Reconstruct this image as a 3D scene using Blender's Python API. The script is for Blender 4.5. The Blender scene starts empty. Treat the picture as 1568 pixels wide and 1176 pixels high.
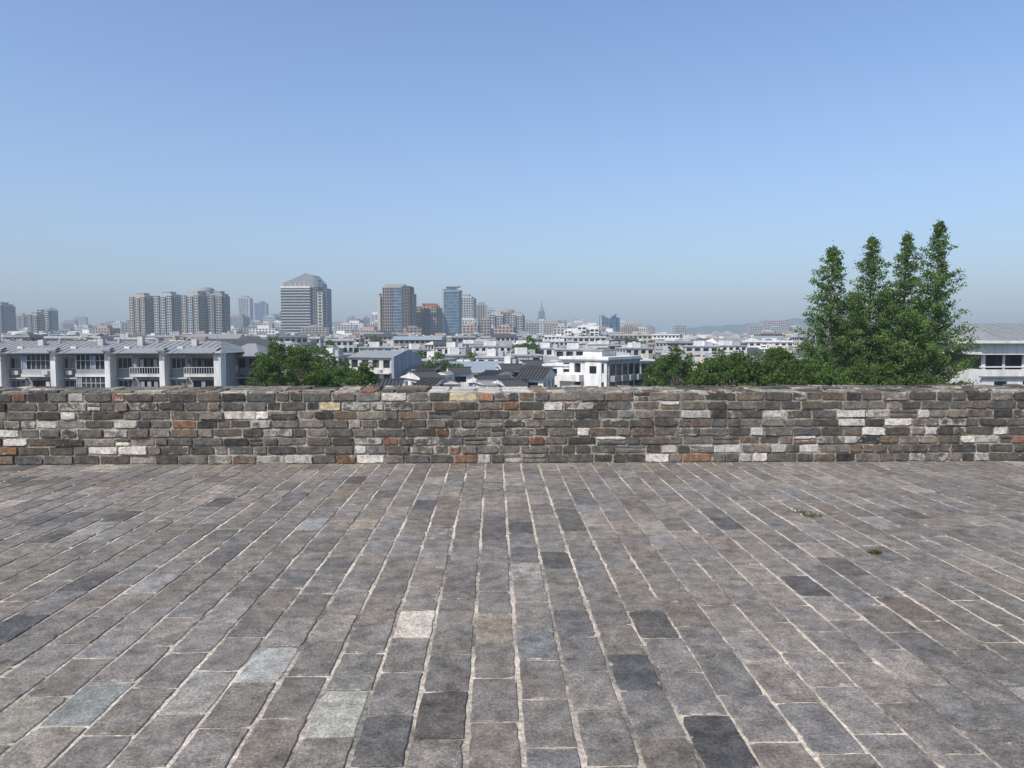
import bpy, math, random
import numpy as np
from mathutils import Vector, Matrix
R=random.Random(7); NR=np.random.default_rng(7)
scene=bpy.context.scene
# ------------------------------------------------------------ camera calibration
F=1132.0; CAMZ=1.6; PITCH=math.atan(72/F)
def ray(px,py):
    u=(px-784)/F; v=(588-py)/F
    return u, math.cos(PITCH)+v*math.sin(PITCH), -math.sin(PITCH)+v*math.cos(PITCH)
def X(px,d,py=516):
    u,y,z=ray(px,py); return u/y*d
def Z(py,d):
    u,y,z=ray(784,py); return CAMZ+z/y*d
GZ=-15.0
cam=bpy.data.cameras.new("camera"); camo=bpy.data.objects.new("camera",cam)
scene.collection.objects.link(camo); scene.camera=camo
cam.sensor_width=36; cam.lens=36*F/1568; cam.clip_end=40000; cam.clip_start=0.05
camo.location=(0,0,CAMZ); camo.rotation_euler=(math.pi/2-PITCH,0,0)
# ------------------------------------------------------------ light
sd=Vector((-0.46,-0.50,0.79)).normalized()
sun=bpy.data.lights.new("sun",'SUN'); so=bpy.data.objects.new("sun",sun); scene.collection.objects.link(so)
sun.energy=5.0; sun.angle=math.radians(0.5); sun.color=(1.0,0.935,0.85)
so.rotation_euler=sd.to_track_quat('Z','Y').to_euler()
# ------------------------------------------------------------ material helpers
def newmat(name):
    m=bpy.data.materials.new(name); m.use_nodes=True
    n=m.node_tree; b=n.nodes['Principled BSDF']
    return m,n,b
def N(n,t,**k):
    x=n.nodes.new(t)
    for a,v in k.items(): setattr(x,a,v)
    return x
def ramp(n,fac,stops):
    r=N(n,'ShaderNodeValToRGB'); e=r.color_ramp.elements
    while len(e)<len(stops): e.new(0.5)
    for i,(p,c) in enumerate(stops):
        e[i].position=p; e[i].color=(c,c,c,1) if isinstance(c,(int,float)) else (*c,1)
    n.links.new(fac,r.inputs[0]); return r.outputs[0]
def noise(n,vec,scale,detail=4,rough=0.6):
    x=N(n,'ShaderNodeTexNoise'); x.inputs['Scale'].default_value=scale
    x.inputs['Detail'].default_value=detail; x.inputs['Roughness'].default_value=rough
    if vec is not None: n.links.new(vec,x.inputs['Vector'])
    return x.outputs[0]
def mix(n,fac,a,b,mode='MIX'):
    x=N(n,'ShaderNodeMix',data_type='RGBA',blend_type=mode)
    for s,v in ((x.inputs[0],fac),(x.inputs[6],a),(x.inputs[7],b)):
        if hasattr(v,'links') : n.links.new(v,s)
        elif isinstance(v,(int,float)): s.default_value=v if s==x.inputs[0] else (v,v,v,1)
        else: s.default_value=(*v,1)
    return x.outputs[2]
# ------------------------------------------------------------ sky: Nishita plus a smog layer thickening toward the horizon
w=bpy.data.worlds.new("World"); scene.world=w; w.use_nodes=True
nt=w.node_tree; nt.nodes.clear()
sky=nt.nodes.new('ShaderNodeTexSky'); sky.sky_type='NISHITA'; sky.sun_disc=False
sky.sun_elevation=math.asin(sd.z); sky.sun_rotation=math.atan2(sd.x,sd.y)
sky.air_density=1.0; sky.dust_density=1.0; sky.ozone_density=3.0; sky.altitude=0
BGS=0.13
tcw=N(nt,'ShaderNodeTexCoord').outputs['Generated']; sx=N(nt,'ShaderNodeSeparateXYZ'); nt.links.new(tcw,sx.inputs[0])
mxz=N(nt,'ShaderNodeMath',operation='MAXIMUM'); mxz.inputs[1].default_value=0; nt.links.new(sx.outputs['Z'],mxz.inputs[0])
mk=N(nt,'ShaderNodeMath',operation='MULTIPLY'); mk.inputs[1].default_value=-5.0; nt.links.new(mxz.outputs[0],mk.inputs[0])
ek=N(nt,'ShaderNodeMath',operation='EXPONENT'); nt.links.new(mk.outputs[0],ek.inputs[0])
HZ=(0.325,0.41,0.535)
gain=mix(nt,1.0,sky.outputs[0],(1.34,1.38,1.48),'MULTIPLY')
skc=mix(nt,ek.outputs[0],gain,tuple(c/BGS for c in HZ))
bg=nt.nodes.new('ShaderNodeBackground'); bg.inputs[1].default_value=BGS
out=nt.nodes.new('ShaderNodeOutputWorld')
nt.links.new(skc,bg.inputs[0]); nt.links.new(bg.outputs[0],out.inputs[0])
scene.view_settings.view_transform='Standard'; scene.view_settings.look='None'; scene.view_settings.exposure=0
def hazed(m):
    """aerial perspective painted into the material as a glow, by WORLD position (distance out from the rampart)"""
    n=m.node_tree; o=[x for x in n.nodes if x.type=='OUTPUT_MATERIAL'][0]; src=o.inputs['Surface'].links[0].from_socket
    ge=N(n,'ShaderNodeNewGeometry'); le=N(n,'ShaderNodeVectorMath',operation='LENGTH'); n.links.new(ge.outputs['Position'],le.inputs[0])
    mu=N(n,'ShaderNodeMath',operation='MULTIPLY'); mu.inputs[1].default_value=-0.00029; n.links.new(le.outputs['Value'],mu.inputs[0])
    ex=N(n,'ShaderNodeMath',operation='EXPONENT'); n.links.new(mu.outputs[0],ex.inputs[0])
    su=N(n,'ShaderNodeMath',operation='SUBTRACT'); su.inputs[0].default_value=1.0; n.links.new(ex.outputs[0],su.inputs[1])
    em=N(n,'ShaderNodeEmission'); em.inputs[0].default_value=(*HZ,1); em.inputs[1].default_value=1.0  # haze colour glows from the surface itself, standing in for scattering air
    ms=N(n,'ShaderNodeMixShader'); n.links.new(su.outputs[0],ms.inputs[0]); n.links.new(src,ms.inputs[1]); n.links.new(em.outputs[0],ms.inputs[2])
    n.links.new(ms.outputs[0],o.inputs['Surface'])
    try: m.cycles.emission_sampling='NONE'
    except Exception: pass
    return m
def wallmat(name,c,rough=0.85,dirt=0.35,sc=0.25,spec=0.3):
    m,n,b=newmat(name); tc=N(n,'ShaderNodeTexCoord').outputs['Object']
    mp=N(n,'ShaderNodeMapping'); mp.inputs['Scale'].default_value=(1,1,0.25); n.links.new(tc,mp.inputs[0])
    f=noise(n,mp.outputs[0],sc*4,4,0.65)
    g=ramp(n,f,[(0.3,1-dirt),(0.6,1.0)])
    n.links.new(mix(n,1.0,c,g,'MULTIPLY'),b.inputs['Base Color'])
    b.inputs['Roughness'].default_value=rough; b.inputs['Specular IOR Level'].default_value=spec
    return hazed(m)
def glassmat(name,dark,light,amount,metal=0.0,spec=0.6,cell=(0.7,0.7,0.33)):
    m,n,b=newmat(name); tc=N(n,'ShaderNodeTexCoord').outputs['Object']
    v=N(n,'ShaderNodeVectorMath',operation='MULTIPLY'); v.inputs[1].default_value=cell; n.links.new(tc,v.inputs[0])
    fl=N(n,'ShaderNodeVectorMath',operation='FLOOR'); n.links.new(v.outputs[0],fl.inputs[0])
    wn=N(n,'ShaderNodeTexWhiteNoise',noise_dimensions='3D'); n.links.new(fl.outputs[0],wn.inputs['Vector'])
    f=ramp(n,wn.outputs[0],[(1-amount,0.0),(1.0,1.0)])
    n.links.new(mix(n,f,dark,light),b.inputs['Base Color'])
    b.inputs['Roughness'].default_value=0.15; b.inputs['Specular IOR Level'].default_value=spec; b.inputs['Metallic'].default_value=metal
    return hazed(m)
M={}
for k,c in dict(white=(0.72,0.71,0.68),offwhite=(0.55,0.54,0.51),cream=(0.50,0.46,0.38),grey=(0.30,0.30,0.29),
    lgrey=(0.41,0.42,0.42),bluegrey=(0.25,0.29,0.34),beige=(0.42,0.38,0.32),brown=(0.20,0.16,0.135),tan=(0.35,0.30,0.25),
    pink=(0.38,0.30,0.26),dark=(0.10,0.10,0.105),conc=(0.30,0.30,0.29),red=(0.42,0.07,0.05),orange=(0.33,0.17,0.10),sgrey=(0.20,0.21,0.22)).items():
    M[k]=wallmat("wall_"+k,c)
M['roof_grey']=wallmat("roof_grey",(0.24,0.255,0.26),0.7,0.35,1.0)
M['roof_dark']=wallmat("roof_dark_tile",(0.065,0.065,0.068),0.85,0.4,1.5)
M['roof_blue']=wallmat("roof_blue_metal",(0.26,0.31,0.34),0.5,0.25,0.8)
M['glass']=glassmat("window_glass",(0.03,0.033,0.037),(0.20,0.20,0.20),0.35)
M['glass_b']=glassmat("blue_glass",(0.04,0.10,0.16),(0.10,0.19,0.27),0.8,0.3,0.8,(0.25,0.25,0.25))
M['glass_d']=glassmat("dark_glass",(0.018,0.021,0.026),(0.06,0.065,0.07),0.6,0.1,0.5)
M['frame']=wallmat("window_frame",(0.65,0.65,0.64),0.5,0.15)
# ------------------------------------------------------------ mesh builder
class MB:
    def __init__(s): s.v=[];s.f=[];s.m=[];s.mats=[]
    def mi(s,k):
        if k not in s.mats: s.mats.append(k)
        return s.mats.index(k)
    def poly(s,pts,faces,mat):
        o=len(s.v); s.v+=pts; i=s.mi(mat)
        for f in faces: s.f.append([o+a for a in f]); s.m.append(i)
    def box(s,x0,x1,y0,y1,z0,z1,mat):
        s.poly([(x0,y0,z0),(x1,y0,z0),(x1,y1,z0),(x0,y1,z0),(x0,y0,z1),(x1,y0,z1),(x1,y1,z1),(x0,y1,z1)],
          [(0,3,2,1),(4,5,6,7),(0,1,5,4),(1,2,6,5),(2,3,7,6),(3,0,4,7)],mat)
    def gable(s,x0,x1,y0,y1,z0,zr,mat,wall=None,hip=0.0,axis='x'):
        if axis=='x':
            ym=(y0+y1)/2; p=[(x0,y0,z0),(x1,y0,z0),(x1,y1,z0),(x0,y1,z0),(x0+hip,ym,zr),(x1-hip,ym,zr)]
            s.poly(p,[(0,1,5,4),(2,3,4,5),(0,3,2,1)],mat); s.poly(p,[(1,2,5),(3,0,4)],wall or mat)
        else:
            xm=(x0+x1)/2; p=[(x0,y0,z0),(x1,y0,z0),(x1,y1,z0),(x0,y1,z0),(xm,y0+hip,zr),(xm,y1-hip,zr)]
            s.poly(p,[(1,2,5,4),(3,0,4,5),(0,3,2,1)],mat); s.poly(p,[(0,1,4),(2,3,5)],wall or mat)
    def cyl(s,x,y,z0,z1,r0,r1,mat,n=10):
        p=[(x+r0*math.cos(a*2*math.pi/n),y+r0*math.sin(a*2*math.pi/n),z0) for a in range(n)]+[(x+r1*math.cos(a*2*math.pi/n),y+r1*math.sin(a*2*math.pi/n),z1) for a in range(n)]
        s.poly(p,[(a,(a+1)%n,n+(a+1)%n,n+a) for a in range(n)]+[tuple(range(n,2*n))],mat)
    def facade(s,x0,x1,y0,y1,z0,z1,wall,glass='glass',fh=3.1,band=1.3,bay=3.2,pier=0.9,ins=0.3,zvis=None,sides=True):
        s.box(x0+ins,x1-ins,y0+ins,y1-ins,z0,z1-0.05,glass)
        n=max(1,round((z1-z0)/fh)); fh=(z1-z0)/n
        for i in range(n):
            a=z0+i*fh
            if zvis is not None and a+fh<zvis: continue
            s.box(x0,x1,y0,y1,a,a+band*(1 if i else 0.8),wall)
        s.box(x0,x1,y0,y1,z1-0.45,z1,wall)
        if pier>0:
            nb=max(1,round((x1-x0)/bay)); e=0.03
            for i in range(nb+1):
                c=x0+(x1-x0)*i/nb; a=max(x0-e,c-pier/2); b=min(x1+e,c+pier/2)
                s.box(a,b,y0-e,y0+ins+0.1,z0,z1-0.02,wall)
            if sides:
                nb=max(1,round((y1-y0)/bay))
                for i in range(nb+1):
                    c=y0+(y1-y0)*i/nb; a=max(y0+ins,c-pier/2); b=min(y1+e,c+pier/2)
                    if b>a:
                        s.box(x0-e,x0+ins+0.1,a+.11,b,z0,z1-0.02,wall); s.box(x1-ins-0.1,x1+e,a+.11,b,z0,z1-0.02,wall)
    def done(s,name,loc=(0,0,0),rz=0):
        me=bpy.data.meshes.new(name); me.from_pydata(s.v,[],s.f)
        for k in s.mats: me.materials.append(M[k])
        me.polygons.foreach_set('material_index',s.m); me.update()
        o=bpy.data.objects.new(name,me); scene.collection.objects.link(o); o.location=loc; o.rotation_euler[2]=rz
        return o
# ------------------------------------------------------------ ground
m,n,b=newmat("city_ground"); tc=N(n,'ShaderNodeTexCoord').outputs['Object']
f=noise(n,tc,0.02,5); c=ramp(n,f,[(0.4,(0.05,0.08,0.035)),(0.5,(0.10,0.10,0.09)),(0.65,(0.2,0.2,0.19))])
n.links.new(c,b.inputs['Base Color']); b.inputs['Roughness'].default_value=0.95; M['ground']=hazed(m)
g=MB(); g.poly([(-20000,-3000,0),(20000,-3000,0),(20000,30000,0),(-20000,30000,0)],[(0,1,2,3)],'ground'); g.done("ground",(0,0,GZ))
# ------------------------------------------------------------ rampart: pavement + parapet, all turned 1.4 deg
ROT=math.radians(1.4); WY=9.32; WT=0.80; WH=0.905; HX=19.0
def brickmat(name,bscale,limesc,bumpd,tintamt=0.03,lhi=0.85,llo=0.68):
    m,n,b=newmat(name); tc=N(n,'ShaderNodeTexCoord').outputs['Object']
    at=N(n,'ShaderNodeVertexColor',layer_name='Col')
    bn=noise(n,tc,0.9,3,0.6)
    big=ramp(n,bn,[(0.3,0.82),(0.7,1.18)])
    c=mix(n,1.0,at.outputs[0],big,'MULTIPLY')
    t=tintamt
    tint=ramp(n,noise(n,tc,1.7,2,0.6),[(0.35,(1+t,1.0,1-t*1.3)),(0.65,(1-t*.2,1.0,1+t*.2))])
    c=mix(n,1.0,c,tint,'MULTIPLY')
    mid=ramp(n,noise(n,tc,bscale,5,0.75),[(0.3,0.5),(0.48,0.98),(0.72,1.65)])
    c=mix(n,1.0,c,mid,'MULTIPLY')
    fine=ramp(n,noise(n,tc,bscale*9,3,0.75),[(0.3,0.55),(0.5,1.0),(0.72,1.65)])
    c=mix(n,1.0,c,fine,'MULTIPLY')
    add=N(n,'ShaderNodeMath',operation='ADD'); n.links.new(noise(n,tc,limesc,7,0.8),add.inputs[0]); n.links.new(at.outputs[1],add.inputs[1])
    lf=ramp(n,add.outputs[0],[(llo,0.0),(llo+0.10,lhi)])
    c=mix(n,lf,c,mix(n,1.0,(0.46,0.43,0.38),fine,'MULTIPLY'))
    n.links.new(c,b.inputs['Base Color']); b.inputs['Roughness'].default_value=0.9; b.inputs['Specular IOR Level'].default_value=0.2
    bp=N(n,'ShaderNodeBump'); bp.inputs['Distance'].default_value=bumpd; bp.inputs['Strength'].default_value=1.0
    n.links.new(noise(n,tc,bscale*2.5,6,0.78),bp.inputs['Height']); n.links.new(bp.outputs[0],b.inputs['Normal'])
    return m
def mortarmat(name,pale,dark,lo,hi,msc):
    m,n,b=newmat(name); tc=N(n,'ShaderNodeTexCoord').outputs['Object']
    f=ramp(n,noise(n,tc,msc,6,0.72),[(lo,0.0),(hi,1.0)])
    c=mix(n,f,dark,pale); fine=ramp(n,noise(n,tc,60,3,0.7),[(0.3,0.5),(0.7,1.35)])
    c=mix(n,1.0,c,fine,'MULTIPLY'); n.links.new(c,b.inputs['Base Color']); b.inputs['Roughness'].default_value=0.95
    bp=N(n,'ShaderNodeBump'); bp.inputs['Distance'].default_value=0.012
    n.links.new(noise(n,tc,35,4,0.7),bp.inputs['Height']); n.links.new(bp.outputs[0],b.inputs['Normal'])
    return m
M['pave']=brickmat("pavement_brick",9,6,0.009,0.03,0.7,0.69)
M['wbrick']=brickmat("wall_brick",12,9,0.026,0.05,1.0,0.675)
M['pmortar']=mortarmat("pavement_mortar",(0.56,0.49,0.39),(0.13,0.115,0.10),0.40,0.58,1.1)
M['wmortar']=mortarmat("wall_mortar",(0.40,0.36,0.295),(0.13,0.12,0.10),0.38,0.6,3.5)
def outline(cx,cy,hw,hh,j,nx,ny,skew=0.0):
    pts=[]
    for i in range(nx): pts.append((-hw+2*hw*i/nx,-hh))
    for i in range(ny): pts.append((hw,-hh+2*hh*i/ny))
    for i in range(nx): pts.append((hw-2*hw*i/nx,hh))
    for i in range(ny): pts.append((-hw,hh-2*hh*i/ny))
    ca,sa=math.cos(skew),math.sin(skew); o=[]
    for k,(x,y) in enumerate(pts):
        corner = k in (0,nx,nx+ny,2*nx+ny)
        jj=j*(1.7 if corner else 1.0)
        ex=abs(abs(x)-hw)<1e-6; ey=abs(abs(y)-hh)<1e-6
        if ex: x-=math.copysign(abs(R.gauss(0,jj)),x)
        if ey: y-=math.copysign(abs(R.gauss(0,jj)),y)
        o.append((cx+x*ca-y*sa,cy+x*sa+y*ca))
    return o
class Bricks:
    def __init__(s): s.v=[];s.f=[];s.c=[]
    def add(s,cx,cy,hw,hh,top,fn,col,j=0.003,nx=3,ny=4,bev=0.005,depth=0.03,skew=0,tilt=0.0,edge=0.13,ein=0.022,pil=0.0):
        ol=outline(cx,cy,hw,hh,j,nx,ny,skew); k=len(ol); o=len(s.v)
        tx,ty=R.gauss(0,tilt),R.gauss(0,tilt)
        def h(x,y): return top+(x-cx)*tx+(y-cy)*ty
        def ins(x,y,b): return x-math.copysign(min(b,abs(x-cx)*.9),x-cx), y-math.copysign(min(b,abs(y-cy)*.9),y-cy)
        for x,y in ol: s.v.append(fn(x,y,h(x,y)-depth))
        for x,y in ol: s.v.append(fn(x,y,h(x,y)-bev*0.8))
        for x,y in ol:
            q=ins(x,y,bev); s.v.append(fn(*q,h(*q)))
        for x,y in ol:
            q=ins(x,y,ein*R.uniform(0.6,1.5)); s.v.append(fn(*q,h(*q)+pil))
        for r in (0,k,2*k):
            for i in range(k): s.f.append((o+r+i,o+r+(i+1)%k,o+r+k+(i+1)%k,o+r+k+i))
        s.f.append(tuple(range(o+3*k,o+4*k)))
        ea=[col[3]+edge*R.uniform(-0.3,1.3) for _ in range(k)]
        for rr in range(3): s.c+=[(col[0],col[1],col[2],a) for a in ea]
        s.c+=[col]*k
    def done(s,name,mat,rz=0,parent=None):
        me=bpy.data.meshes.new(name); me.from_pydata(s.v,[],s.f); me.materials.append(M[mat])
        a=me.attributes.new('Col','FLOAT_COLOR','POINT'); a.data.foreach_set('color',np.array(s.c,dtype=np.float32).ravel())
        o=bpy.data.objects.new(name,me); scene.collection.objects.link(o); o.rotation_euler[2]=rz
        if parent: o.parent=parent
        return o
def jit(c,s): 
    k=math.exp(R.gauss(0,s)); t=R.gauss(0,0.013); return (max(.01,c[0]*k*(1+t)),max(.01,c[1]*k),max(.01,c[2]*k*(1-t*1.4)))
# the individual odd bricks of the pavement (position on the floor, colour)
ODD=[]
for px,py,c in [(640,968,(0.42,0.38,0.31)),(445,993,(0.27,0.27,0.25)),(522,1110,(0.27,0.265,0.225)),(1068,1065,(0.22,0.21,0.195)),(232,905,(0.21,0.20,0.185)),
    (130,1085,(0.18,0.185,0.17)),(756,962,(0.20,0.17,0.13)),(40,1090,(0.22,0.205,0.17)),(1020,1055,(0.17,0.16,0.15)),(575,795,(0.21,0.18,0.145)),(490,808,(0.20,0.20,0.19)),
    (150,803,(0.22,0.21,0.19)),(1270,735,(0.22,0.205,0.18)),(1378,745,(0.23,0.21,0.18)),(955,722,(0.21,0.20,0.18)),(1005,800,(0.21,0.19,0.16)),(800,985,(0.15,0.15,0.145)),
    (65,943,(0.08,0.08,0.08)),(1252,912,(0.08,0.077,0.073)),(1112,1120,(0.07,0.069,0.068)),(985,1008,(0.085,0.084,0.083)),(838,850,(0.085,0.083,0.08)),(1120,803,(0.085,0.082,0.08)),
    (800,806,(0.09,0.086,0.082)),(650,776,(0.09,0.087,0.085)),(1400,930,(0.14,0.118,0.098)),(1050,960,(0.15,0.13,0.11))]:
    u,yy_,zz=ray(px,py); t=-CAMZ/zz; X0,Y0=u*t,yy_*t
    ODD.append((X0*math.cos(ROT)+Y0*math.sin(ROT),-X0*math.sin(ROT)+Y0*math.cos(ROT),c))
pav=bpy.data.objects.new("brick_pavement",None); scene.collection.objects.link(pav); pav.rotation_euler[2]=ROT
B=Bricks(); CW=0.222; CL=0.392
ncol=int(2*HX/CW)
for i in range(ncol):
    x=-HX+CW*(i+0.5)+0.02; off=(i%2)*CL*0.5+R.uniform(-0.06,0.06); y=-4.2+off
    wcol=CW+R.uniform(-0.004,0.004); cj=R.uniform(0.0025,0.0068)
    while y<WY-0.02:
        L=CL+R.uniform(-0.014,0.014)
        y1=min(y+L,WY+0.01)
        r=R.random()
        if r<0.66: c=jit((0.158,0.145,0.129),0.10)
        elif r<0.84: c=jit((0.146,0.138,0.128),0.10)
        elif r<0.935: c=jit((0.167,0.147,0.125),0.09)
        elif r<0.978: c=jit((0.108,0.102,0.096),0.12)
        else: c=jit((0.21,0.195,0.172),0.10)
        lime=max(0,R.gauss(-0.02,0.05)) if R.random()<0.985 else R.uniform(0.08,0.15)
        for ox,oy,oc in ODD:
            if abs(ox-x)<CW/2 and y<=oy<y1: c=oc; lime=0.03 if oc[0]<.1 else 0.07
        gx=cj+R.uniform(0.0,0.003); gy=R.uniform(0.0015,0.0055)
        if y1-y>0.06:
            B.add(x+R.gauss(0,0.0018),(y+y1)/2,wcol/2-gx,(y1-y)/2-gy,R.uniform(0.0,0.0035),lambda a,b_,h:(a,b_,h),(*c,lime),
              j=0.0042,nx=4,ny=7,bev=0.004,depth=0.02,skew=R.gauss(0,0.005),tilt=0.0025,edge=0.13,ein=0.02)
        y+=L
B.done("paving_bricks",'pave',0,pav)
g=MB(); g.box(-HX,HX,-4.4,WY+0.2,-0.10,-0.0045,'pmortar'); o=g.done("mortar_bed"); o.parent=pav
cw=MB(); cw.box(-120,120,-22,WY+WT+0.12,GZ,-0.104,'conc'); o=cw.done("city_wall",(0,0,0),ROT)
par=bpy.data.objects.new("brick_parapet_wall",None); scene.collection.objects.link(par); par.rotation_euler[2]=ROT
W=Bricks()
def wcolor():
    r=R.random(); lime=max(0,R.gauss(0.01,0.06)) if R.random()<.86 else R.uniform(.1,.25)
    if r<0.33: c=jit((0.105,0.096,0.083),0.2)
    elif r<0.59: c=jit((0.170,0.151,0.126),0.18)
    elif r<0.76: c=jit((0.128,0.123,0.114),0.2)
    elif r<0.84: c=jit((0.165,0.125,0.092),0.16)
    elif r<0.862: c=jit((0.19,0.11,0.072),0.15)
    elif r<0.955: c=jit((0.54,0.52,0.47),0.15); lime=0.12
    elif r<0.963: c=jit((0.48,0.42,0.27),0.1); lime=0
    else: c=jit((0.060,0.057,0.054),0.15)
    return (*c,min(lime,0.3))
z=0.0; rows=[]
while z<WH-0.03:
    h=R.uniform(0.106,0.120)
    if z+h>WH-0.06: h=WH-z
    rows.append((z,h)); z+=h
for z,h in rows:
    x=-HX+R.uniform(0,0.3)
    while x<HX:
        L=R.choice([0.38,0.36,0.32,0.30,0.26,0.20,0.17])*R.uniform(0.94,1.04)
        if R.random()<0.04:   # two thin stones in one course
            for hz2,cz2 in ((h*.25,z+h*.26),(h*.22,z+h*.76)):
                W.add(x+L/2,cz2,L/2-.008,hz2-.004,max(0.004,R.gauss(0.014,0.006)),(lambda a,b_,q:(a,WY-q,b_)),wcolor(),j=0.004,nx=6,ny=3,bev=.004,depth=0.06,skew=R.gauss(0,0.012),tilt=0.02,edge=0.1,ein=0.012,pil=0.001)
        else:
            hh=h/2-R.uniform(0.004,0.009); cz=z+h/2+R.gauss(0,0.002)
            W.add(x+L/2,cz,L/2-R.uniform(0.005,0.010),hh,max(0.004,R.gauss(0.015,0.006)),
            (lambda a,b_,q:(a,WY-q,b_)),wcolor(),j=0.0048,nx=6,ny=4,bev=R.uniform(0.003,0.006),depth=0.06,skew=R.gauss(0,0.010),tilt=0.02,edge=0.09,ein=0.02,pil=0.0005)
        x+=L
W.done("face_bricks",'wbrick',0,par)
T=Bricks()
x=-HX
while x<HX:
    wd=R.uniform(0.18,0.4); y=WY-0.015
    patch = -0.9<x<0.15
    while y<WY+WT-0.05:
        L=min(R.uniform(0.16,0.42),WY+WT-y)
        r=wcolor()
        if r[0]>.3 and not patch: r=(r[0]*.45,r[1]*.45,r[2]*.45,0.05)
        if patch: r=(*jit((0.44,0.43,0.39),0.12),0.15)
        hgt=WH+0.016+0.022*(y-WY)+R.gauss(0,0.006)-(0.008 if patch else 0)
        T.add(x+wd/2,y+L/2,wd/2-0.008,L/2-0.008,hgt,(lambda a,b_,q:(a,b_,q)),r,j=0.009,nx=4,ny=4,bev=0.010,depth=0.05,skew=R.gauss(0,0.02),tilt=0.02)
        y+=L
    x+=wd
T.done("top_bricks",'wbrick',0,par)
g=MB(); g.box(-HX,HX,WY,WY+WT,-0.1,WH-0.004,'wmortar'); o=g.done("mortar_core"); o.parent=par
# ------------------------------------------------------------ foliage
def leafmat(name,c1,c2,c3):
    m=bpy.data.materials.new(name); m.use_nodes=True; n=m.node_tree; n.nodes.clear()
    ge=N(n,'ShaderNodeNewGeometry'); tc=N(n,'ShaderNodeTexCoord').outputs['Object']
    a=ramp(n,ge.outputs['Random Per Island'],[(0,c1),(0.6,c2),(1,c3)])
    big=ramp(n,noise(n,tc,0.7,2),[(0.35,0.7),(0.65,1.25)])
    c=mix(n,1.0,a,big,'MULTIPLY')
    d=N(n,'ShaderNodeBsdfDiffuse'); t=N(n,'ShaderNodeBsdfTranslucent'); n.links.new(c,d.inputs[0])
    c2_=mix(n,1.0,c,(1.2,1.35,0.5),'MULTIPLY'); n.links.new(c2_,t.inputs[0])
    ms=N(n,'ShaderNodeMixShader'); ms.inputs[0].default_value=0.38; n.links.new(d.outputs[0],ms.inputs[1]); n.links.new(t.outputs[0],ms.inputs[2])
    o=N(n,'ShaderNodeOutputMaterial'); n.links.new(ms.outputs[0],o.inputs[0]); return m
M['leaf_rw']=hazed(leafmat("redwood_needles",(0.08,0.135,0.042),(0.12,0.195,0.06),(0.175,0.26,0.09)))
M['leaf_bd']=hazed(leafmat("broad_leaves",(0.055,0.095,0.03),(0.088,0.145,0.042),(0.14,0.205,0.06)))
M['bark']=wallmat("bark",(0.22,0.18,0.14),0.95,0.4,1.0)
def quads(centers,size,flat=0.0):
    n=len(centers); a=NR.normal(size=(n,3)); a[:,2]*=(1-flat); a/=np.linalg.norm(a,axis=1)[:,None]
    b=NR.normal(size=(n,3)); b=np.cross(a,b); b/=np.linalg.norm(b,axis=1)[:,None]
    s=(size*NR.uniform(0.6,1.3,n))[:,None]
    return np.stack([centers-a*s,centers-b*s*0.55,centers+a*s,centers+b*s*0.55],1).reshape(-1,3)
def limb(mb,p,q,r0,r1,n=6):
    p=Vector(p);q=Vector(q); d=(q-p).normalized(); u=d.orthogonal().normalized(); v=d.cross(u)
    pts=[tuple(p+(u*math.cos(a)+v*math.sin(a))*r0) for a in [i*2*math.pi/n for i in range(n)]]+[tuple(q+(u*math.cos(a)+v*math.sin(a))*r1) for a in [i*2*math.pi/n for i in range(n)]]
    mb.poly(pts,[(i,(i+1)%n,n+(i+1)%n,n+i) for i in range(n)]+[tuple(range(n,2*n))],'bark')
def finish_tree(name,mb,lv,leaf,loc,rz=0):
    nb=len(mb.v); nq=len(lv)//4
    me=bpy.data.meshes.new(name); me.from_pydata(mb.v+[tuple(x) for x in lv.tolist()],[],mb.f+[(nb+4*i,nb+4*i+1,nb+4*i+2,nb+4*i+3) for i in range(nq)])
    me.materials.append(M['bark']); me.materials.append(M[leaf])
    me.polygons.foreach_set('material_index',[0]*len(mb.f)+[1]*nq); me.update()
    o=bpy.data.objects.new(name,me); scene.collection.objects.link(o); o.location=loc; o.rotation_euler[2]=rz; return o
def redwood(px,pytop,d,wf=1.0):
    top=Z(pytop,d); H=top-GZ; mb=MB(); cs=[]
    pts=[Vector((R.gauss(0,0.06),R.gauss(0,0.06),H*i/9)) for i in range(10)]
    for i in range(9): limb(mb,pts[i],pts[i+1],0.34*(1-i/9)+0.03,0.34*(1-(i+1)/9)+0.03,8)
    nb=195; g=0
    for i in range(nb):
        t=(i+0.5)/nb; dz=0.25+(H*0.86)*t**1.12
        z=H-dz; rad=(0.60*dz**0.69)*wf*R.uniform(0.5,1.22)
        if dz>11: rad=min(rad,3.2*wf*R.uniform(0.8,1.1))
        g+=2.399+R.uniform(-0.5,0.5); rise=rad*R.uniform(0.2,0.75)
        p=Vector((0,0,z)); q=Vector((rad*math.cos(g),rad*math.sin(g),z+rise))
        if q.z>H: q.z=H
        limb(mb,p,q,0.03+0.012*rad,0.008,4)
        nc=max(2,int(rad*2.8))
        for k in range(nc):
            s=0.22+0.78*(k+R.random())/nc; c=p.lerp(q,s)
            nl=int(26+8*rad*(1-s)); sg=0.11+0.045*rad
            cs.append(np.array(c)+NR.normal(size=(nl,3))*np.array([sg,sg,sg*0.65]))
    cs.append(np.array([0,0,H-0.6])+NR.normal(size=(80,3))*np.array([0.12,0.12,0.38]))
    lv=quads(np.concatenate(cs),0.10)
    return finish_tree("dawn_redwood_tree",mb,lv,'leaf_rw',(X(px,d),d,GZ),R.uniform(0,6))
for px,pt,d,wf in [(1272,377,60,1.06),(1331,361,62,0.92),(1384,357,61,0.92),(1432,338,59,0.92),(1308,450,66,0.95),(1360,440,66,.9),(1405,460,67,.85)]:
    redwood(px,pt,d,wf)
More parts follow.
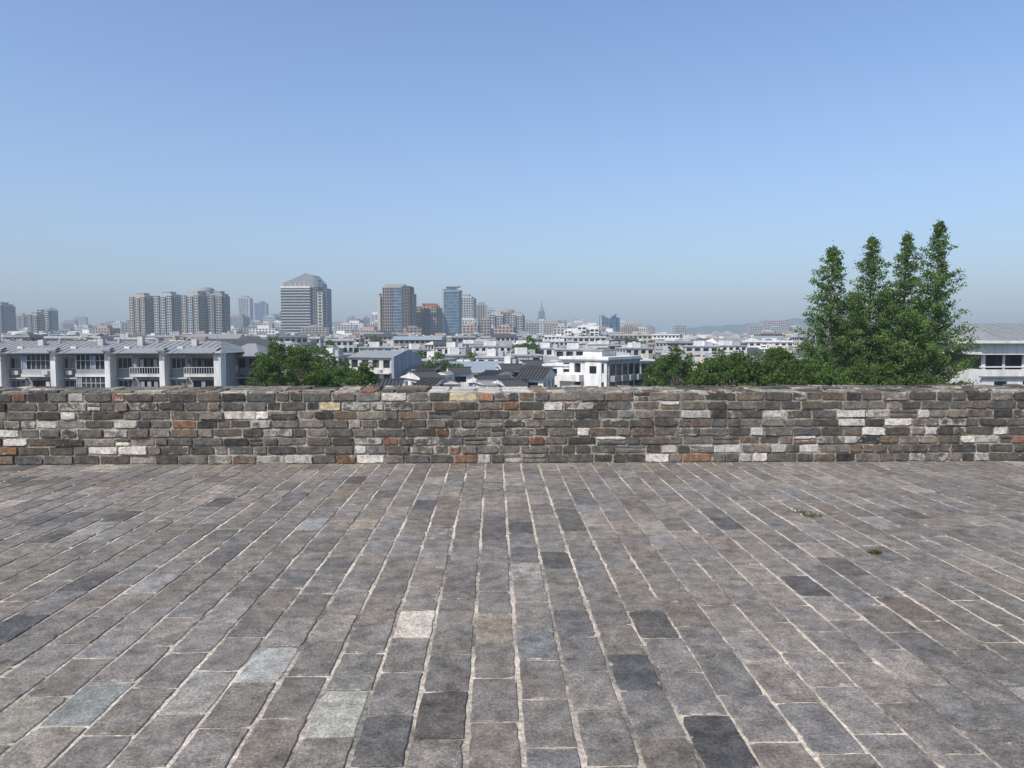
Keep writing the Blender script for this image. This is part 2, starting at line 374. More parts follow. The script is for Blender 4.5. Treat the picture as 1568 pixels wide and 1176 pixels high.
def roundtree(H,rx,rz,nclump,per,ls,name="broadleaf_tree",leaf='leaf_bd',loc=(0,0,0),cr=0.75):
    mb=MB(); cs=[]; cz=H-rz
    limb(mb,(0,0,0),(0.1,0,cz-rz*0.4),0.22*rx/3,0.16*rx/3,8)
    for i in range(nclump):
        v=NR.normal(size=3); v/=np.linalg.norm(v); rr=NR.uniform(0.45,1.0)**0.6
        if v[2]<-0.5: v[2]*=-1
        lump=1+0.18*math.sin(3*math.atan2(v[1],v[0])+i%3)+0.1*R.gauss(0,1)
        c=np.array([v[0]*rx*rr*lump,v[1]*rx*rr*lump,cz+v[2]*rz*rr*(1+0.12*R.gauss(0,1))])
        if i%3==0: limb(mb,(0.1,0,cz-rz*0.5),tuple(c),0.07,0.02,4)
        q=NR.normal(size=(per,3)); q/=np.linalg.norm(q,axis=1)[:,None]
        r0=cr*R.uniform(0.6,1.25)
        cs.append(c+q*r0*NR.uniform(0.5,1.05,(per,1))*np.array([1,1,0.7]))
    return finish_tree(name,mb,quads(np.concatenate(cs),ls),leaf,loc,R.uniform(0,6))
for px,pt,wpx,d in [(432,525,62,88),(466,530,52,84),(410,548,46,80),(520,555,70,78),(557,562,50,76),(488,563,50,70),
      (1040,535,62,80),(1018,550,46,85),(1098,540,66,66),(1128,543,66,62),(1192,529,56,68),(1160,548,60,60),(1215,552,70,58),(1250,560,80,56),(1085,562,50,60),(1350,560,90,56),(1300,556,90,57),(1434,580,50,57),(1400,556,60,63),
      (638,574,26,110),(722,556,30,150),(858,562,22,140),(612,556,30,170),(1000,556,34,120)]:
    H=Z(pt,d)-GZ; rx=wpx/2/F*d*1.1
    roundtree(H,rx,min(H*0.42,rx*1.5),int(62*max(1,rx/2.2)),105,0.11 if d<75 else 0.13,loc=(X(px,d),d,GZ),cr=0.6)
# ------------------------------------------------------------ hand-placed near buildings
d0=100.0; U=7.25
bl=MB(); xr=X(338,d0); xl=xr-U*8; ez=Z(541,d0-1)-GZ; rz_=Z(522,d0+5.5)-GZ
bl.box(xl,xr,0,11,0,ez-0.1,'grey')
nU=8
fz=[ez-3.0*k for k in range(1,6)]
for i in range(nU):
    a=xl+i*U
    bl.box(a-0.35,a+0.35,-1.75,0.0,0,ez+0.25,'white')
    bl.box(a-0.6,a+0.6,-1.95,-0.0,ez+0.253,ez+0.45,'roof_grey')
    for zf in fz:
        if zf<0: continue
        bl.box(a+0.55,a+2.5,-0.10,0.0,zf+0.9,zf+2.4,'frame'); 
        for q in range(3): bl.box(a+0.62+q*0.63,a+0.62+q*0.63+0.55,-0.14,-0.10,zf+0.98,zf+2.32,'glass')
        bl.box(a+0.35,a+2.7,-0.5,0.0,zf+2.55,zf+2.68,'white')
        x0=a+2.8; x1=a+U-0.4
        bl.box(x0,x1,-1.5,0,zf-0.12,zf+0.08,'white')
        bl.box(x0,x1,-1.5,-1.42,zf+0.08,zf+0.30,'offwhite')
        if R.random()<0.6:
            bl.box(x0+0.05,x1-0.05,-1.38,-0.0,zf+0.08,zf+0.9,R.choice(['lgrey','offwhite','grey','tan']))
            bl.box(x0+0.08,x1-0.08,-1.34,-0.0,zf+0.9,zf+2.75,'glass_d')
            nn=6
            for q in range(nn+1):
                xx=x0+0.08+(x1-x0-0.22)*q/nn; bl.box(xx,xx+0.05,-1.42,-1.341,zf+0.9,zf+2.75,'frame')
            bl.box(x0+.06,x1-.06,-1.41,-1.342,zf+2.0,zf+2.05,'frame')
            q=R.randint(0,4); bl.box(x0+.15+(x1-x0-.22)*q/nn,x0+.1+(x1-x0-.22)*(q+1)/nn,-1.36,-1.341,zf+.95,zf+2.7,R.choice(['lgrey','tan','bluegrey']))
        else:
            bl.box(x0+0.6,x1-0.6,-0.08,0,zf+0.1,zf+2.3,'glass_d')
            for q in range(13):
                xx=x0+(x1-x0-0.04)*q/12; bl.box(xx,xx+0.04,-1.48,-1.44,zf+0.30,zf+1.1,'frame')
            bl.box(x0,x1,-1.5,-1.43,zf+1.1,zf+1.16,'frame')
            for q in range(4):
                if R.random()<0.7:
                    xx=x0+0.4+q*0.9; bl.box(xx,xx+0.5,-1.2,-1.17,zf+1.1,zf+2.2,R.choice(['offwhite','bluegrey','dark','tan']))
        if R.random()<0.7: bl.box(a+1.0,a+1.8,-0.62,-0.11,zf+0.1,zf+0.65,'offwhite')
        if R.random()<0.4: bl.box(x1-1.0,x1-0.2,-2.0,-1.52,zf+0.2,zf+0.75,'offwhite')
bl.box(xr-0.35,xr+0.6,-1.75,0.0,0,ez+0.25,'white')
bl.box(xl-.5,xr+.7,-1.85,0.3,ez-0.099,ez+0.02,'white')
bl.gable(xl-0.8,xr+0.9,-2.1,12.5,ez+0.03,rz_,'roof_grey',hip=3.0)
for i in range(nU):
    a=xl+i*U+R.uniform(1,4); 
    bl.box(a,a+0.7,2.2,3.0,ez+0.6,rz_+0.1+R.uniform(0,.5),'offwhite')
    if R.random()<0.6:
        bl.cyl(a+2.0,4.0,rz_-0.5,rz_+0.35,0.22,0.22,'lgrey',8)
    bl.box(a+3.0,a+3.06,3.5,3.56,rz_-1,rz_+1.3,'grey')
    a=xl+i*U
    bl.gable(a+2.6,a+U-0.2,-2.4,2.5,ez+0.05,ez+0.75,'roof_grey','roof_dark',axis='x')
    bl.box(a+1.2,a+1.9,0.4,1.0,ez+0.3,ez+0.9,'white')
xx=xl
while xx<xr:
    bl.poly([(xx,-2.05,ez+0.05),(xx+0.06,-2.05,ez+0.05),(xx+0.06,5.1,rz_+0.02),(xx,5.1,rz_+0.02),(xx,-2.05,ez+0.10),(xx+0.06,-2.05,ez+0.10),(xx+0.06,5.1,rz_+0.05),(xx,5.1,rz_+0.05)],[(4,5,6,7),(0,1,5,4),(0,4,7,3),(1,2,6,5)],'roof_grey'); xx+=0.9
bl.done("apartment_building",(0,d0,GZ),0)
b2=MB(); x0=0;wd=X(394,106)-X(345,106)
b2.facade(0,wd,0,9,0,Z(545,106)-GZ,'sgrey','glass',3.0,1.1,1.6,0.5)
hz=Z(545,106)-GZ
for k in range(5):
    b2.box(-0.1,wd+0.2,-1.0,-0.04,hz-3.0*k-0.15,hz-3.0*k-0.02,'offwhite')
    b2.box(0.4,wd*0.45,-0.95,-0.9,hz-3.0*k-2.2,hz-3.0*k-1.3,'offwhite')
b2.gable(-0.8,wd+0.8,-1.4,10,hz,Z(526,110)-GZ,'roof_grey',hip=2.5)
b2.done("apartment_building",(X(345,106),106,GZ),0)
def corner_block(name,pxc,d,L,D,ztop,a,build):
    b=MB(); build(b,L,D,ztop-GZ); 
    return b.done(name,(X(pxc,d),d,GZ),a)
def bA(b,L,D,h):
    b.facade(-L,-0.6,0,D-0.2,0,h,'offwhite','glass',3.0,1.2,2.6,0.9,sides=False)
    b.box(-0.6,0,-0.3,D,0,h+0.25,'bluegrey')
    b.gable(-L-0.3,-0.601,-0.5,D+0.2,h+0.002,h+1.3,'roof_grey','bluegrey'); b.poly([(-0.6,-0.3,h+.25),(0,-0.3,h+.25),(0,D,h+.25),(-0.6,D,h+.25),(-0.6,D/2,h+1.5),(0,D/2,h+1.5)],[(0,1,5,4),(2,3,4,5),(1,2,5),(3,0,4)],'bluegrey')
    for k in range(4):
        b.box(-L,-0.6,-1.0,-0.04,h-3*k-3.05,h-3*k-2.85,'offwhite')
        for q in range(3): b.box(-L+0.8+q*3,-L+1.6+q*3,-0.6,-0.05,h-3*k-2.8,h-3*k-2.3,'lgrey')
corner_block("apartment_building",604,140,10.4,9.8,Z(548,140),math.radians(-24),bA)
def bB(b,L,D,h):
    b.facade(-L,-.2,0,D,0,h,'white','glass_d',3.1,1.35,2.4,0.9)
    b.facade(-.2,0.05,0.3,D,0,h-.02,'lgrey','glass_d',3.1,1.0,2.0,0.4,ins=.1)
    b.box(-L-0.4,0.4,-0.4,D+0.4,h+0.002,h+0.22,'grey'); b.box(-L-.2,.2,-.2,D+.2,h+0.222,h+0.6,'white')
    b.box(-L*0.45,-L*0.12,-0.18,0.2,0,h-0.01,'white')
    for k in range(5):
        zz=h-3.1*(k+1)
        b.box(-L,-L*0.5,-1.3,-0.04,zz-0.1,zz+0.9,'white'); b.box(-L*0.36,-L*0.22,-0.24,-0.181,zz+1.2,zz+2.3,'glass_d')
        for q in range(4): b.box(0.06,0.9,0.6+q*2.5,2.0+q*2.5,zz-0.05,zz+0.85,'grey')
    b.box(-L*0.7,-L*0.3,2.5,D-3,h+0.6,h+1.5,'white'); b.box(-L*0.75,-L*0.25,2.3,D-2.8,h+1.5,h+1.65,'grey')
corner_block("white_apartment_building",931,112,8.6,10.0,Z(553,112),math.radians(-38),bB)
b3=MB(); b3.facade(0,5.5,0,8,0,Z(566,104)-GZ,'white','glass_d',3.1,1.5,2.5,1.0); b3.box(-.2,5.7,-.2,8.2,Z(566,104)-GZ+.002,Z(566,104)-GZ+.3,'white')
b3.done("white_apartment_building",(X(838,106),118,GZ),math.radians(-20))
b4=MB(); hh=Z(553,128)-GZ; b4.facade(0,8.6,0,7,0,hh,'lgrey','glass_d',3.1,1.1,2.2,0.5); b4.box(-.4,9,-.5,7.4,hh+.002,hh+.3,'white'); b4.box(2,5,1,5,hh+.3,hh+1.4,'offwhite')
for k in range(5): b4.box(0,8.6,-0.9,-0.04,hh-3.1*k-3.1,hh-3.1*k-2.9,'white')
b4.done("apartment_building",(X(925,128),127,GZ),math.radians(12))
def house(px,py_eave,py_ridge,wpx,d,rot=0,axis='x',wall='white',roof='roof_dark',dep=8):
    b=MB(); w=wpx/F*d; h=Z(py_eave,d)-GZ; r=Z(py_ridge,d+dep/2)-GZ
    b.facade(-w/2,w/2,0,dep,0,h,wall,'glass_d',3.0,1.3,2.6,1.3)
    b.gable(-w/2-.3,w/2+.3,-.5,dep+.5,h,r,roof,wall,axis=axis)
    if axis=='x':
        b.box(-w/2-.5,w/2+.5,dep/2-.15,dep/2+.15,r-0.05,r+0.18,roof)
        x=-w/2-.3
        while x<w/2+.2:
            b.poly([(x,-.5,h+.02),(x+.12,-.5,h+.02),(x+.12,dep/2,r+.02),(x,dep/2,r+.02),(x+.06,-.5,h+.14),(x+.06,dep/2,r+.12)],[(0,4,5,3),(1,2,5,4),(0,1,4)],roof); x+=0.45
    return b.done("tiled_roof_house",(X(px,d),d,GZ),math.radians(rot))
for a in [(665,582,569,34,95,28),(650,590,580,26,84,-6),(768,588,577,30,92,-25,'y'),(812,580,564,40,96,-14),
          (790,592,582,26,85,10),(728,586,575,24,104,-32,'y'),(690,588,580,24,88,10,'y'),(590,592,582,40,90,5),(745,576,568,26,115,-20),
          (754,590,584,18,90,15,'x','white','roof_grey'),(675,574,568,20,115,-15,'y','white','roof_grey'),(825,572,566,16,110,5,'x','white','roof_grey'),
          (705,572,563,30,118,8),(650,566,558,30,132,-12),(785,566,558,30,135,6),(820,560,552,30,150,10)]:
    house(*a)
# white apartment slabs behind them
for px,pt,wpx,d,rt in [(775,562,32,140,-12),(655,553,40,150,-16),(700,545,44,175,14),(752,548,46,165,-8),(805,545,50,175,10),(690,533,46,240,-10),(755,531,58,250,8),(835,534,48,240,-14),(640,536,40,230,20),(800,528,52,320,-6),(720,527,50,330,5),(500,546,36,165,-10),(575,533,50,230,8),(1075,531,50,240,-8),(980,534,46,230,10),(1030,526,40,330,0),(880,536,60,210,-6),(930,528,50,330,9),(660,524,46,380,-5),(860,524,50,400,4),(1120,530,50,260,6),(1180,524,44,350,-6)]:
    b=MB(); w_=wpx/F*d; h=Z(pt,d)-GZ; b.facade(-w_/2,w_/2,0,9,0,h,R.choice(['white','offwhite','offwhite']),'glass_d',2.9,1.25,R.uniform(2.2,3),0.9)
    b.box(-w_/2-.3,w_/2+.3,-.3,9.3,h+.002,h+.35,'lgrey'); b.box(-w_*.2,w_*.1,2,6,h+.35,h+1.9,'white'); b.box(w_*.2,w_*.35,2,5,h+.35,h+1.4,'lgrey')
    for k in range(4):
        for q in range(int(w_/3)):
            if R.random()<.5: b.box(-w_/2+.6+q*3,-w_/2+2.4+q*3,-1.1,-.04,h-2.9*(k+1)-.1,h-2.9*(k+1)+.9,R.choice(['white','offwhite','lgrey']))
    b.done("white_apartment_building",(X(px,d),d,GZ),math.radians(rt))
# right-hand buildings
b5=MB(); d=70; w5=26; e=Z(520,d)-GZ
b5.box(0,w5,0,12,0,Z(566,d)-GZ,'white')
b5.box(0.3,w5,0.3,12,Z(566,d)-GZ,Z(543,d)-GZ,'glass_d')
for q in range(14): b5.box(0.2+q*1.9,0.42+q*1.9,0.18,0.5,Z(566,d)-GZ+.001,Z(543,d)-GZ-.001,'white' if q%4==0 else 'frame')
b5.box(0.0,w5,0.1,0.45,Z(563,d)-GZ,Z(561,d)-GZ,'frame')
b5.box(-0.4,w5,-0.4,12,Z(543,d)-GZ,e-0.35,'white'); b5.box(-0.9,w5,-1.0,12.5,e-0.349,e-0.1,'white')
b5.gable(-1.0+1.6,w5+6,-0.6,13.0,e-0.099,Z(495,d+6)-GZ,'roof_grey',hip=2.0)
for q in range(30): 
    xx=1.6+q*0.8; b5.poly([(xx,-.55,e-.05),(xx+.1,-.55,e-.05),(xx+1.2 if q<1 else xx+.1,6.2,Z(495,d+6)-GZ+.05),(xx if q else xx+1.1,6.2,Z(495,d+6)-GZ+.05)],[(0,1,2,3)],'grey')
b5.box(-0.3,w5,-0.25,0,Z(578,d)-GZ,Z(576,d)-GZ,'sgrey')
for q in range(9): b5.box(1.2+q*2.8,2.4+q*2.8,-0.05,0.0,Z(600,d)-GZ,Z(584,d)-GZ,'glass_d')
b5.done("white_hall_building",(X(1506,d),d,GZ),math.radians(2))
b6=MB(); d=78; h=Z(574,d)-GZ
b6.facade(-4.4,0,0,7,0,h,'offwhite','glass_d',3.0,1.3,1.6,0.4); b6.gable(-5,0.5,-0.6,7.6,h,Z(554,d+3)-GZ,'roof_blue','offwhite')
for q in range(7): b6.poly([(-4.9+q*.85,-.6,h+.03),(-4.8+q*.85,-.6,h+.03),(-4.8+q*.85,3.5,Z(554,d+3)-GZ+.06),(-4.9+q*.85,3.5,Z(554,d+3)-GZ+.06)],[(0,1,2,3)],'white')
b6.done("metal_roof_house",(X(1503,d),d,GZ),math.radians(-4))
b7=MB(); d=95; h=Z(548,d)-GZ
b7.facade(-6,2,0,8,0,h,'offwhite','glass_d',3.1,1.2,1.5,0.35); b7.box(-6.3,2.3,-.6,8.3,h+.002,h+.3,'lgrey'); b7.box(-3,0,2,5,h+.3,h+1.6,'white')
b7.done("apartment_building",(X(1490,d),d,GZ),math.radians(3))
b8=MB(); d=150; h=Z(512,d)-GZ; b8.facade(-6,4,0,9,0,h,'grey','glass_d',3.1,1.2,2,0.4); b8.gable(-7,5,-1,10,h,Z(505,d+4)-GZ,'roof_dark',hip=2)
b8.done("apartment_building",(X(1500,d),d,GZ),0)
# ------------------------------------------------------------ towers
def tower(pl,pr,pt,d,style='resid',wall='beige',glass='glass',rot=0,name="apartment_tower",crown='box',acc=None,df=0.8):
    a=math.radians(abs(rot)); Wp=(pr-pl)/F*d; wd=Wp/(math.cos(a)+df*math.sin(a)); dp=wd*df
    h=Z(pt,d)-GZ; b=MB(); x0,x1,y0,y1=-wd/2,wd/2,-dp/2,dp/2; acc=acc or wall
    ch=min(h*0.07,7) if crown!='none' else 0; hb=h-ch
    if style=='resid':
        b.facade(x0+.8,x1-.8,y0+1.2,y1-1.2,0,hb-2,'sgrey' if wall!='white' else 'lgrey',glass,3.1,1.2,3,0.7)
        nb=max(2,round(wd/9)); 
        for i in range(nb):
            s=wd/nb; xa=x0+i*s+s*0.14; xb=x0+(i+1)*s-s*0.14
            b.facade(xa,xb,y0-1,y0+3,0,hb-(1.5 if i%2 else 0),acc if i%2 else wall,glass,3.1,1.1,(xb-xa)/2,0.9,sides=True)
        for sx in (x0,x1-3): b.facade(sx,sx+3,y0+4,y1-2,0,hb-1,wall,glass,3.1,1.1,3,0.8)
    elif style=='grid':
        b.facade(x0,x1,y0,y1,0,hb,wall,glass,3.4,1.3,3.4,1.2)
    elif style=='vert':
        b.facade(x0,x1,y0,y1,0,hb,wall,glass,3.6,0.9,4,1.5)
        b.box(x0-0.5,x0+wd*0.12,y0-0.5,y0+2,0,hb+1,acc); b.box(x1-wd*0.12,x1+.5,y0-.5,y0+2,0,hb+1,acc)
    if crown=='box': b.box(x0*0.6,x1*0.6,y0*0.6,y1*0.6,hb-.5,h,wall); b.box(x0*.95,x1*.95,y0*.95,y1*.95,hb-2,hb+.6,acc)
    elif crown=='step':
        b.box(x0*.8,x1*.8,y0*.8,y1*.8,hb-3,hb+ch*0.4,wall); b.box(x0*0.45,x1*0.45,y0*0.5,y1*0.5,hb,h,wall); b.box(x0*0.5,x1*0.5,y0*0.55,y1*0.55,h-.8,h+.01,acc)
    elif crown=='hip': b.gable(x0*1.03,x1*1.03,y0*1.03,y1*1.03,hb+.01,h,'roof_grey',hip=wd*0.3)
    elif crown=='dome':
        b.cyl(0,0,hb-.5,hb+ch*.5,wd*.35,wd*.33,wall,14); b.cyl(0,0,hb+ch*.5,hb+ch*.8,wd*.33,wd*.2,'roof_grey',14); b.cyl(0,0,hb+ch*.8,h,wd*.2,0.3,'roof_grey',14)
    return b.done(name,(X((pl+pr)/2,d),d,GZ),math.radians(rot))
AT="apartment_tower"; OT="office_tower"
T_=[ (-14,22,463,1100,'resid','grey','glass_d',-15,AT,'step'),
 (22,42,480,1500,'resid','beige','glass',10,AT,'box'),
 (46,68,478,1050,'resid','grey','glass_d',-12,AT,'step'),
 (62,88,470,1080,'resid','beige','glass_d',-12,AT,'hip'),
 (203,238,449,900,'resid','beige','glass_d',-14,AT,'step'),
 (241,280,447,900,'resid','lgrey','glass_d',-14,AT,'step'),
 (283,318,446,880,'resid','beige','glass_d',-12,AT,'box','lgrey'),
 (301,337,439,896,'resid','grey','glass',-12,AT,'dome'),
 (322,352,446,884,'resid','grey','glass_d',-12,AT,'step'),
 (368,386,453,1900,'vert','lgrey','glass',0,OT,'step'),
 (391,411,460,1700,'vert','bluegrey','glass_b',8,OT,'dome'),
 (352,380,482,1400,'grid','grey','glass',-8,AT,'box'),
 (384,404,490,1500,'resid','lgrey','glass',5,AT,'box'),
 (406,428,482,1600,'grid','lgrey','glass',-10,AT,'step'),
 (500,516,500,1500,'grid','offwhite','glass',0,AT,'box'),
 (518,536,496,1700,'grid','tan','glass',0,AT,'box'),
 (532,557,488,1400,'resid','grey','glass_d',-6,AT,'step'),
 (558,578,503,1800,'grid','lgrey','glass',0,AT,'box'),
 (637,677,465,900,'resid','tan','glass_d',-10,AT,'step','brown'),
 (696,729,451,1050,'grid','lgrey','glass_d',-8,OT,'step'),
 (700,736,487,1000,'grid','offwhite','glass_d',-8,"office_building",'box'),
 (729,746,463,1300,'vert','grey','glass_d',0,OT,'box'),
 (742,758,471,1400,'grid','lgrey','glass_d',0,OT,'step'),
 (748,774,478,950,'resid','lgrey','glass_d',-8,AT,'box'),
 (762,794,473,980,'resid','tan','glass_d',-8,AT,'dome'),
 (780,804,478,960,'resid','lgrey','glass_d',-8,AT,'step'),
 (736,752,486,900,'grid','tan','glass_d',-8,AT,'step'),
 (802,815,490,1100,'grid','pink','glass_d',0,AT,'box'),
 (812,826,493,1300,'grid','lgrey','glass_d',0,AT,'step'),
 (836,852,495,1300,'grid','beige','glass_d',8,AT,'box'),
 (845,864,498,1200,'grid','lgrey','glass_d',0,AT,'step'),
 (862,892,503,560,'resid','white','glass_d',-6,"white_apartment_building",'box'),
 (880,921,497,575,'resid','white','glass_d',-6,"white_apartment_building",'step'),
 (950,975,499,1200,'grid','tan','glass_d',0,AT,'step'),
 (968,990,501,1200,'grid','offwhite','glass_d',0,AT,'box'),
 (1035,1050,508,1400,'grid','tan','glass',0,AT,'box'),
 (1055,1070,509,1500,'grid','pink','glass',0,AT,'box'),
 (1146,1168,496,1400,'grid','lgrey','glass_d',0,AT,'step'),
 (1165,1205,489,1400,'grid','lgrey','glass_d',-5,"office_building",'box','red'),
 (1200,1225,499,1400,'grid','offwhite','glass_d',0,AT,'box'),
 (142,160,496,2200,'grid','lgrey','glass',0,AT,'box'),
 (160,178,492,2300,'grid','grey','glass',0,AT,'step'),
 (182,200,490,2100,'grid','lgrey','glass',0,AT,'box'),
 (415,428,495,2300,'grid','lgrey','glass',0,AT,'box')]
for t in T_: tower(*t)
for i in range(58):
    px=R.choice([R.uniform(640,870),R.uniform(350,430),R.uniform(500,580),R.uniform(880,1060),R.uniform(730,870),R.uniform(640,860),R.uniform(90,200),R.uniform(1140,1220)])
    wpx=R.uniform(8,20); tower(px,px+wpx,R.uniform(476,501) if 340<px<820 else R.uniform(495,507),R.uniform(1200,2300),R.choice(['grid','resid','vert']),R.choice(['lgrey','offwhite','beige','grey','tan','bluegrey','white']),'glass_d',R.uniform(-12,12),AT,R.choice(['box','step','step']))
def sig():
    d=950; s=d/F; b=MB(); zt=lambda p:Z(p,d)-GZ
    x0=(430-464)*s; x1=(476-464)*s; x2=(497-464)*s
    b.facade(x0,x1,0,28,0,zt(440),'lgrey','glass_d',3.6,1.5,7,0.0)
    b.facade(x0+1,x1+3,6,24,0,zt(432),'lgrey','glass_d',3.6,1.7,7,0)
    b.box(x0-.3,x1+.1,-.3,1,zt(441),zt(438),'white')
    b.poly([(x0+3,2,zt(440)),(x1+4,2,zt(440)),(x1+4,26,zt(440)),(x0+3,26,zt(440)),(x0+3,2,zt(433)),(x1-6,2,zt(418)),(x1-6,26,zt(418)),(x0+3,26,zt(433)),(x1+4,2,zt(421)),(x1+4,26,zt(421))],[(0,1,8,5,4),(4,5,6,7),(5,8,9,6),(1,2,9,8),(2,3,7,6,9),(3,0,4,7)],'grey')
    for q in range(5): b.box(x0+6+q*6,x0+8+q*6,1.6,2.1,zt(440),zt(440-2.2*(q+1)),'lgrey')
    b.poly([(x1+4,2,zt(440)),(x1+14,6,zt(440)),(x1+14,26,zt(440)),(x1+4,26,zt(440)),(x1+4,2,zt(421)),(x1+14,6,zt(434)),(x1+14,26,zt(434)),(x1+4,26,zt(421))],[(0,1,5,4),(4,5,6,7),(1,2,6,5),(2,3,7,6)],'bluegrey')
    b.facade(x1+.2,x1+9,3,26,0,zt(438),'sgrey','glass_d',3.6,0.8,3,0.8)
    b.box(x1+9,x1+15.5,1.5,24,0,zt(447),'cream')
    for k in range(22): b.box(x1+10.5,x1+14,1.3,1.6,3+4*k,5.2+4*k,'glass_d')
    b.facade(x1+14,x2+2,6,26,0,zt(441),'bluegrey','glass_d',3.6,1.0,3,0.6)
    b.done("office_tower",(X(464,d),d,GZ),math.radians(-4))
sig()
def twin():
    d=850; s=d/F; b=MB(); zt=lambda p:Z(p,d)-GZ; c=604
    b.facade((579-c)*s,(631-c)*s,3,26,0,zt(449),'tan','glass_d',3.5,1.0,4,1.0)
    b.facade((586-c)*s,(600-c)*s,0,22,0,zt(440),'tan','glass_d',3.5,0.7,2.6,0.7)
    b.facade((601-c)*s,(615-c)*s,1,22,0,zt(440),'grey','glass_b',3.5,0.8,5,0.3)
    b.facade((616-c)*s,(628-c)*s,0,24,0,zt(438),'brown','glass_d',3.5,0.7,2.6,0.7)
    b.box((578-c)*s,(582.5-c)*s,-.5,20,0,zt(452),'cream')
    b.box((588-c)*s,(618-c)*s,4,20,zt(441),zt(435),'lgrey')
    for q in range(9): b.box((588-c)*s+q*2.6,(588-c)*s+q*2.6+.8,3.6,4,zt(441),zt(434),'cream')
    b.done("office_tower",(X(c,d),d,GZ),math.radians(-5))
twin()
def blue():
    d=900; s=d/F; b=MB(); zt=lambda p:Z(p,d)-GZ; c=690
    b.facade((678-c)*s,(703-c)*s,0,20,0,zt(447),'bluegrey','glass_b',3.8,0.6,2.5,0.3,ins=.15)
    b.box((677-c)*s,(680-c)*s,-.6,20,0,zt(442),'lgrey')
    b.box((680-c)*s,(704-c)*s,-.5,20.5,zt(447)+.01,zt(444),'bluegrey'); b.box((683-c)*s,(698-c)*s,3,16,zt(444),zt(438),'glass_b')
    b.box((681-c)*s,(702-c)*s,2,18,zt(439),zt(437.5),'lgrey')
    b.done("glass_office_tower",(X(c,d),d,GZ),math.radians(-6))
blue()
def vtower():
    d=1100; s=d/F; zt=lambda p:Z(p,d)-GZ; b=MB(); c=935
    for xa,xb,ha,hb,yo in [(920,934,481,489,0),(933,944,488,480,3),(943,950,486,486,6)]:
        p=[((xa-c)*s,yo,0),((xb-c)*s,yo,0),((xb-c)*s,yo+22,0),((xa-c)*s,yo+22,0),((xa-c)*s,yo,zt(ha)),((xb-c)*s,yo,zt(hb)),((xb-c)*s,yo+22,zt(hb)),((xa-c)*s,yo+22,zt(ha))]
        b.poly(p,[(4,5,6,7),(0,1,5,4),(1,2,6,5),(2,3,7,6),(3,0,4,7)],'glass_b')
        for k in range(14):
            z=4*k+3
            if z<min(zt(ha),zt(hb))-1: b.box((xa-c)*s-.1,(xb-c)*s+.1,yo-.3,yo+22.3,z,z+.5,'bluegrey')
        b.box((xa-c)*s-.4,(xa-c)*s+1,yo-.6,yo+1,0,zt(ha),'offwhite')
    b.done("glass_office_tower",(X(c,d),d,GZ),0)
vtower()
def spire():
    d=3000; zt=lambda p:Z(p,d)-GZ; b=MB()
    b.facade(-15,15,-13,13,0,zt(487),'sgrey','glass_b',4,0.8,5,0.4); b.facade(-11,12,-10,10,0,zt(477),'sgrey','glass_b',4,0.8,5,0.4)
    b.cyl(1,0,zt(477),zt(470),10,5,'sgrey'); b.cyl(1,0,zt(470),zt(460),2.8,1.0,'sgrey')
    b.done("spire_skyscraper",(X(829,d),d,GZ),0.2)
spire()
b=MB(); b.box(-9,9,-.4,.4,0,3.0,'red'); 
for q in range(4): b.box(-8+q*5,-7.6+q*5,.4,1,-3,3.5,'dark')
b.done("rooftop_sign",(X(660,880),878,Z(469,880)),math.radians(-10))
# ------------------------------------------------------------ low-rise city fabric
WALLS=['white','white','white','offwhite','offwhite','offwhite','lgrey','grey','cream','beige','pink','tan']
def lowrise(x,y,w_,dp,h,rot,kind,wall):
    b=MB(); gl='glass_d'; zv=h-12
    b.facade(-w_/2,w_/2,-dp/2,dp/2,0,h,wall,gl,3.0,R.uniform(1.1,1.4),R.uniform(2.4,3.4),R.uniform(0.7,1.2),zvis=zv)
    if kind=='flat':
        b.box(-w_/2-.3,w_/2+.3,-dp/2-.4,dp/2+.3,h+.002,h+.25,'lgrey' if R.random()<.4 else 'grey')
        b.box(-w_/2,w_/2,-dp/2,-dp/2+.25,h+.25,h+1.0,wall); b.box(-w_/2,-w_/2+.25,-dp/2+.25,dp/2,h+.25,h+1.0,wall); b.box(w_/2-.25,w_/2,-dp/2+.25,dp/2,h+.25,h+1.0,wall)
        for q in range(R.randint(1,2)):
            xx=R.uniform(-w_/2+1,max(-w_/2+1.2,w_/2-5)); b.box(xx,xx+R.uniform(2,4),-1,2.5,h+.251,h+R.uniform(2.0,3.0),wall)
        for q in range(int(w_/4)):
            if R.random()<.6:
                xx=R.uniform(-w_/2+1,w_/2-2); b.poly([(xx,-3,h+.3),(xx+1.6,-3,h+.3),(xx+1.6,-1.6,h+1.5),(xx,-1.6,h+1.5)],[(0,1,2,3)],'roof_dark'); b.box(xx,xx+1.7,-1.6,-1.1,h+1.4,h+1.9,'white')
    else:
        b.gable(-w_/2-.6,w_/2+.6,-dp/2-.7,dp/2+.7,h+.002,h+R.uniform(1.3,2.2),{'g':'roof_grey','d':'roof_dark','b':'roof_blue','o':'orange'}[kind],wall,hip=R.choice([0,0,2.5]))
    if R.random()<.7:
        for k in range(4):
            zz=h-3*(k+1)
            for q in range(int(w_/5)):
                xx=-w_/2+1.0+q*5; b.box(xx,xx+2.6,-dp/2-1.2,-dp/2-.04,zz-.1,zz+.95,R.choice([wall,'lgrey','white']))
    return b.done("apartment_building" if h>9 else "low_house",(x,y,GZ),rot)
y=150.0; cnt=0
